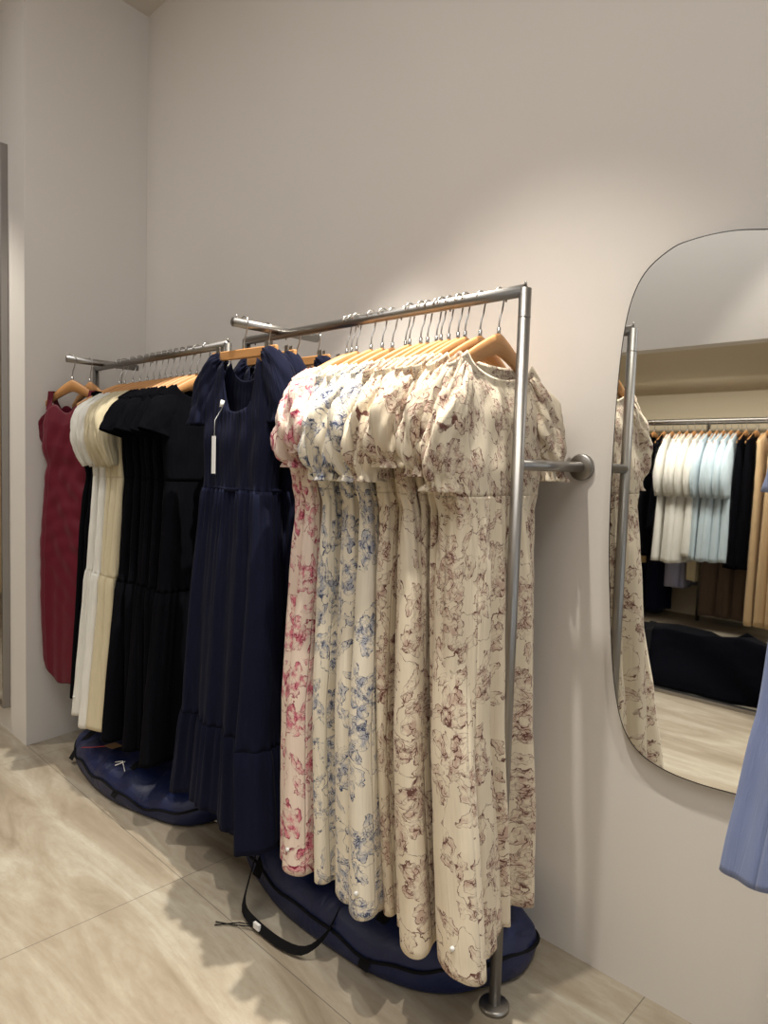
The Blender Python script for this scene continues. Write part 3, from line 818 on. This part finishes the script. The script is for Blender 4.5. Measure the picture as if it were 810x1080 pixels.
# ------------------------------------------------------------------ opposite side (seen only in the mirror)
ZN = 1.745; YN = -2.98
def back_rack():
    t = thing('double_clothes_rail', 'double steel rail of tops and dresses reflected in the wall mirror', 'clothes rack', (-2.19, YN, 0))
    for dy, dz in ((.16, 0), (-.09, .0)):
        m = MB(); m.tube([(-1.6, dy, ZN + dz), (1.6, dy, ZN + dz)], .016, 16); m.build('rail', M_STEEL, t)
    for x in (0, -1.5, 1.5):
        m = MB(); m.tube([(x, -.09, 0), (x, -.09, ZN)], .016, 16); m.build('post', M_STEEL, t)
back_rack()
ZH2 = ZN - .075
def hang_label(l):
    w = l.replace(' reflected in the mirror', '').replace(',', '').replace(' in the reflected rail', '').replace(' in the reflection', '').replace(' at the reflection\'s right side', '').split()
    return 'reflected wooden hanger holding the ' + ' '.join(w[:11])
def back_item(x, mat, L, label, seed, cat='dress', name='short_dress', a0=.18, ah=.22, b=.03, hang=True, z0=ZH2, slv=None, top=None, y=YN + .16):
    root = thing(name, label, cat, (x, y, z0), math.radians(random.uniform(-5, 5)))
    if top is None: prof = [(-.004, a0, .0105), (-.08, a0, .014), (-.3, a0 * .95, b * .8), (-L * .6, (a0 + ah) / 2, b), (-L, ah, b * 1.2)]
    else: prof = [(top, a0, .014), (top - .06, a0, .02), (-L * .6, (a0 + ah) / 2, b), (-L, ah, b * 1.1)]
    garment(root, mat, prof, k=9, amp=(.002, .012), seed=seed, names=('body',), N=80, rows=36, gath=((-.3, .004, 24, .2),) if top is None else (), strapless=top is not None)
    if slv:
        for s in (-1, 1):
            sleeve(root, s, mat, [(.12, -.10), (.17, -.17), (.22, -.30), (.235, -.44), (.215, -.56)], [.03 * slv, .06 * slv, .075 * slv, .08 * slv, .05 * slv], [.012, .03, .04, .04, .03], seed=seed, M=30, rows=14)
    if hang: place_hanger(x, y, root.rotation_euler.z, hang_label(label), z0)
    return root
seq = [(-2.75, M_YEL, 1.15, 'butter yellow', 'left'), (-2.66, M_YEL, 1.18, 'butter yellow', 'right'), (-2.56, M_BLACK, 1.1, 'black', 'left'), (-2.47, M_BLACK, .85, 'black', 'right')]
for j, (x, mt_, L, cn, sd) in enumerate(seq):
    if cn == 'black': lb = 'black %s-hand top reflected in the mirror, between yellow and white garments' % sd
    else: lb = 'butter yellow %s-hand dress reflected in the mirror, far left of the rail' % sd
    back_item(x, mt_, L, lb, 90 + j, b=.032)
for j in range(5):
    back_item(-2.40 + j * .062, M_WHITE, 1.12 if j < 4 else 1.05, 'white tiered short dress, %s from left in the reflected rail' % ORD[j], 100 + j, slv=1.0, ah=.27, b=.028)
for j in range(5):
    back_item(-2.09 + j * .055, M_PALEB, 1.08, 'pale blue short dress, %s from left in the reflected rail' % ORD[j], 110 + j, slv=.9, ah=.25, b=.024)
for j in range(2):
    back_item(-1.81 + j * .075, M_BLACK, 1.12, 'black %s-hand dress reflected in the mirror, right of the pale blue dresses' % ('left' if j == 0 else 'right'), 120 + j, b=.034, ah=.22)
for j in range(3):
    back_item(-1.65 + j * .07, M_TAN, 1.55, 'tan long garment, %s from left at the reflection\'s right side' % ORD[j], 124 + j, b=.02, ah=.19)
# lower layer hanging on the rear rail
for j in range(3):
    back_item(-2.78 + j * .12, M_NAVY, 1.62, 'navy long dress, %s from left below the yellow garments in the reflection' % ORD[j], 130 + j, b=.05, ah=.2, y=YN - .09)
back_item(-2.36, M_LAV, 1.38, 'grey lavender printed dress showing below the white dresses in the reflection', 134, b=.07, ah=.17, y=YN - .09)
back_item(-2.20, M_CREAM, 1.30, 'cream dress hem showing between lavender and taupe in the reflection', 135, b=.04, ah=.16, y=YN - .09)
for j in range(3):
    back_item(-2.05 + j * .13, M_TAUPE, 1.58, 'taupe pleated long skirt dress, %s from left in the reflection' % ORD[j], 136 + j, b=.055, ah=.19, y=YN - .09)

# tall dark bag standing behind the threshold
def standing_bag():
    root = thing('garment_bag', 'large black garment bag heaped on the floor, reflected in the mirror', 'bag', (-1.62, -1.07, 0))
    N = 60; R = 16; V = []
    for r in range(R):
        v = r / (R - 1)
        for i in range(N):
            a = 2 * PI * i / N
            ca, sa = math.cos(a), math.sin(a)
            ex = .62 * math.copysign(abs(ca) ** .5, ca); ey = .16 * math.copysign(abs(sa) ** .7, sa)
            s = (1 - .30 * v ** 2.5) * (1 if v < .93 else .8)
            top = .32 + .035 * math.sin(ex * 5 + 1) + .03 * math.sin(ex * 13) + .07 * math.exp(-((ex - .40) / .06) ** 2) - .03 * math.exp(-((ex - .2) / .1) ** 2)
            V.append((ex * (1 - .03 * v) + .008 * math.sin(30 * v + 4 * a), ey * s + .012 * math.sin(22 * ex + 8 * v), .002 + v * top))
    F = grid_faces(R, N) + [tuple((R - 1) * N + k for k in range(N)), tuple(reversed(range(N)))]
    mesh('shell', V, F, M_NYLON2, root, True)
    m = MB(); m.ribbon([(-.1, .165, .02), (-.1, .175, .12), (-.1, .165, .22), (-.1, .14, .33), (-.1, .08, .375)], (1, 0, 0), .04, .003); m.build('webbing_tape', M_STRAP, root, False)
standing_bag()

# ------------------------------------------------------------------ camera
cam = bpy.data.cameras.new('camera'); co = bpy.data.objects.new('camera', cam); COL.objects.link(co)
f = 725.0
cam.sensor_fit = 'VERTICAL'; cam.sensor_height = 36; cam.lens = f / 1080 * 36
cam.clip_start = .02
yaw, pitch, roll = math.radians(44.2), math.radians(3.81), math.radians(1.766)
fw = Vector((-math.sin(yaw) * math.cos(pitch), math.cos(yaw) * math.cos(pitch), -math.sin(pitch)))
rt = Vector((math.cos(yaw), math.sin(yaw), 0)); up = rt.cross(fw)
r2 = rt * math.cos(roll) + up * math.sin(roll); u2 = up * math.cos(roll) - rt * math.sin(roll)
co.matrix_world = Matrix((( r2.x, u2.x, -fw.x, 0), (r2.y, u2.y, -fw.y, 0), (r2.z, u2.z, -fw.z, 1.28), (0, 0, 0, 1)))
S.camera = co

# ------------------------------------------------------------------ lights
def spot(name, loc, tgt, power, half, blend=.25, col=(1, .9, .78), size=.04):
    l = bpy.data.lights.new(name, 'SPOT'); l.energy = power; l.spot_size = math.radians(half * 2); l.spot_blend = blend; l.color = col; l.shadow_soft_size = size
    o = bpy.data.objects.new(name, l); COL.objects.link(o); o.location = loc
    d = Vector(tgt) - Vector(loc); o.rotation_euler = d.to_track_quat('-Z', 'Y').to_euler(); return o
def area(name, loc, tgt, power, sx, sy, col=(1, .95, .88)):
    l = bpy.data.lights.new(name, 'AREA'); l.energy = power; l.shape = 'RECTANGLE'; l.size = sx; l.size_y = sy; l.color = col
    o = bpy.data.objects.new(name, l); COL.objects.link(o); o.location = loc
    d = Vector(tgt) - Vector(loc); o.rotation_euler = d.to_track_quat('-Z', 'Y').to_euler(); return o
WARM = (1, .945, .84)
spot('spot_wall', (-1.03, .77, 3.36), (-.98, .80, 0), 150, 34, .45, WARM, .03)
spot('spot_floor', (-1.02, 1.26, 3.36), (-2.0, .55, 0), 380, 25, .15, WARM, .015)
spot('spot_pier', (-3.7, .1, 3.36), (-3.6, .9, 0), 110, 32, .5, WARM)
spot('spot_right', (.3, .7, 3.36), (.2, .9, 0), 80, 34, .5, WARM)
spot('spot_bulkhead', (-.95, -.35, 3.36), (-.95, -.45, 0), 60, 28, .35, WARM)
area('ceiling_fill', (-1.2, -.3, 3.36), (-1.2, -.3, 0), 34, 4.2, 1.0, (.97, .98, 1))  # broad fill light added under the ceiling to lift the ambient, no actual fixture
area('niche_light', (-2.0, -2.2, 2.0), (-2.0, -2.6, 0), 34, 2.6, .3, (1, .95, .86))
W = bpy.data.worlds.new('world'); S.world = W; W.use_nodes = True
bg = W.node_tree.nodes['Background']; bg.inputs[0].default_value = (.90, .95, 1, 1); bg.inputs[1].default_value = 1.25

S.view_settings.view_transform = 'Standard'; S.view_settings.look = 'None'; S.view_settings.gamma = 1; S.view_settings.use_curve_mapping = False
S.view_settings.exposure = 0.13
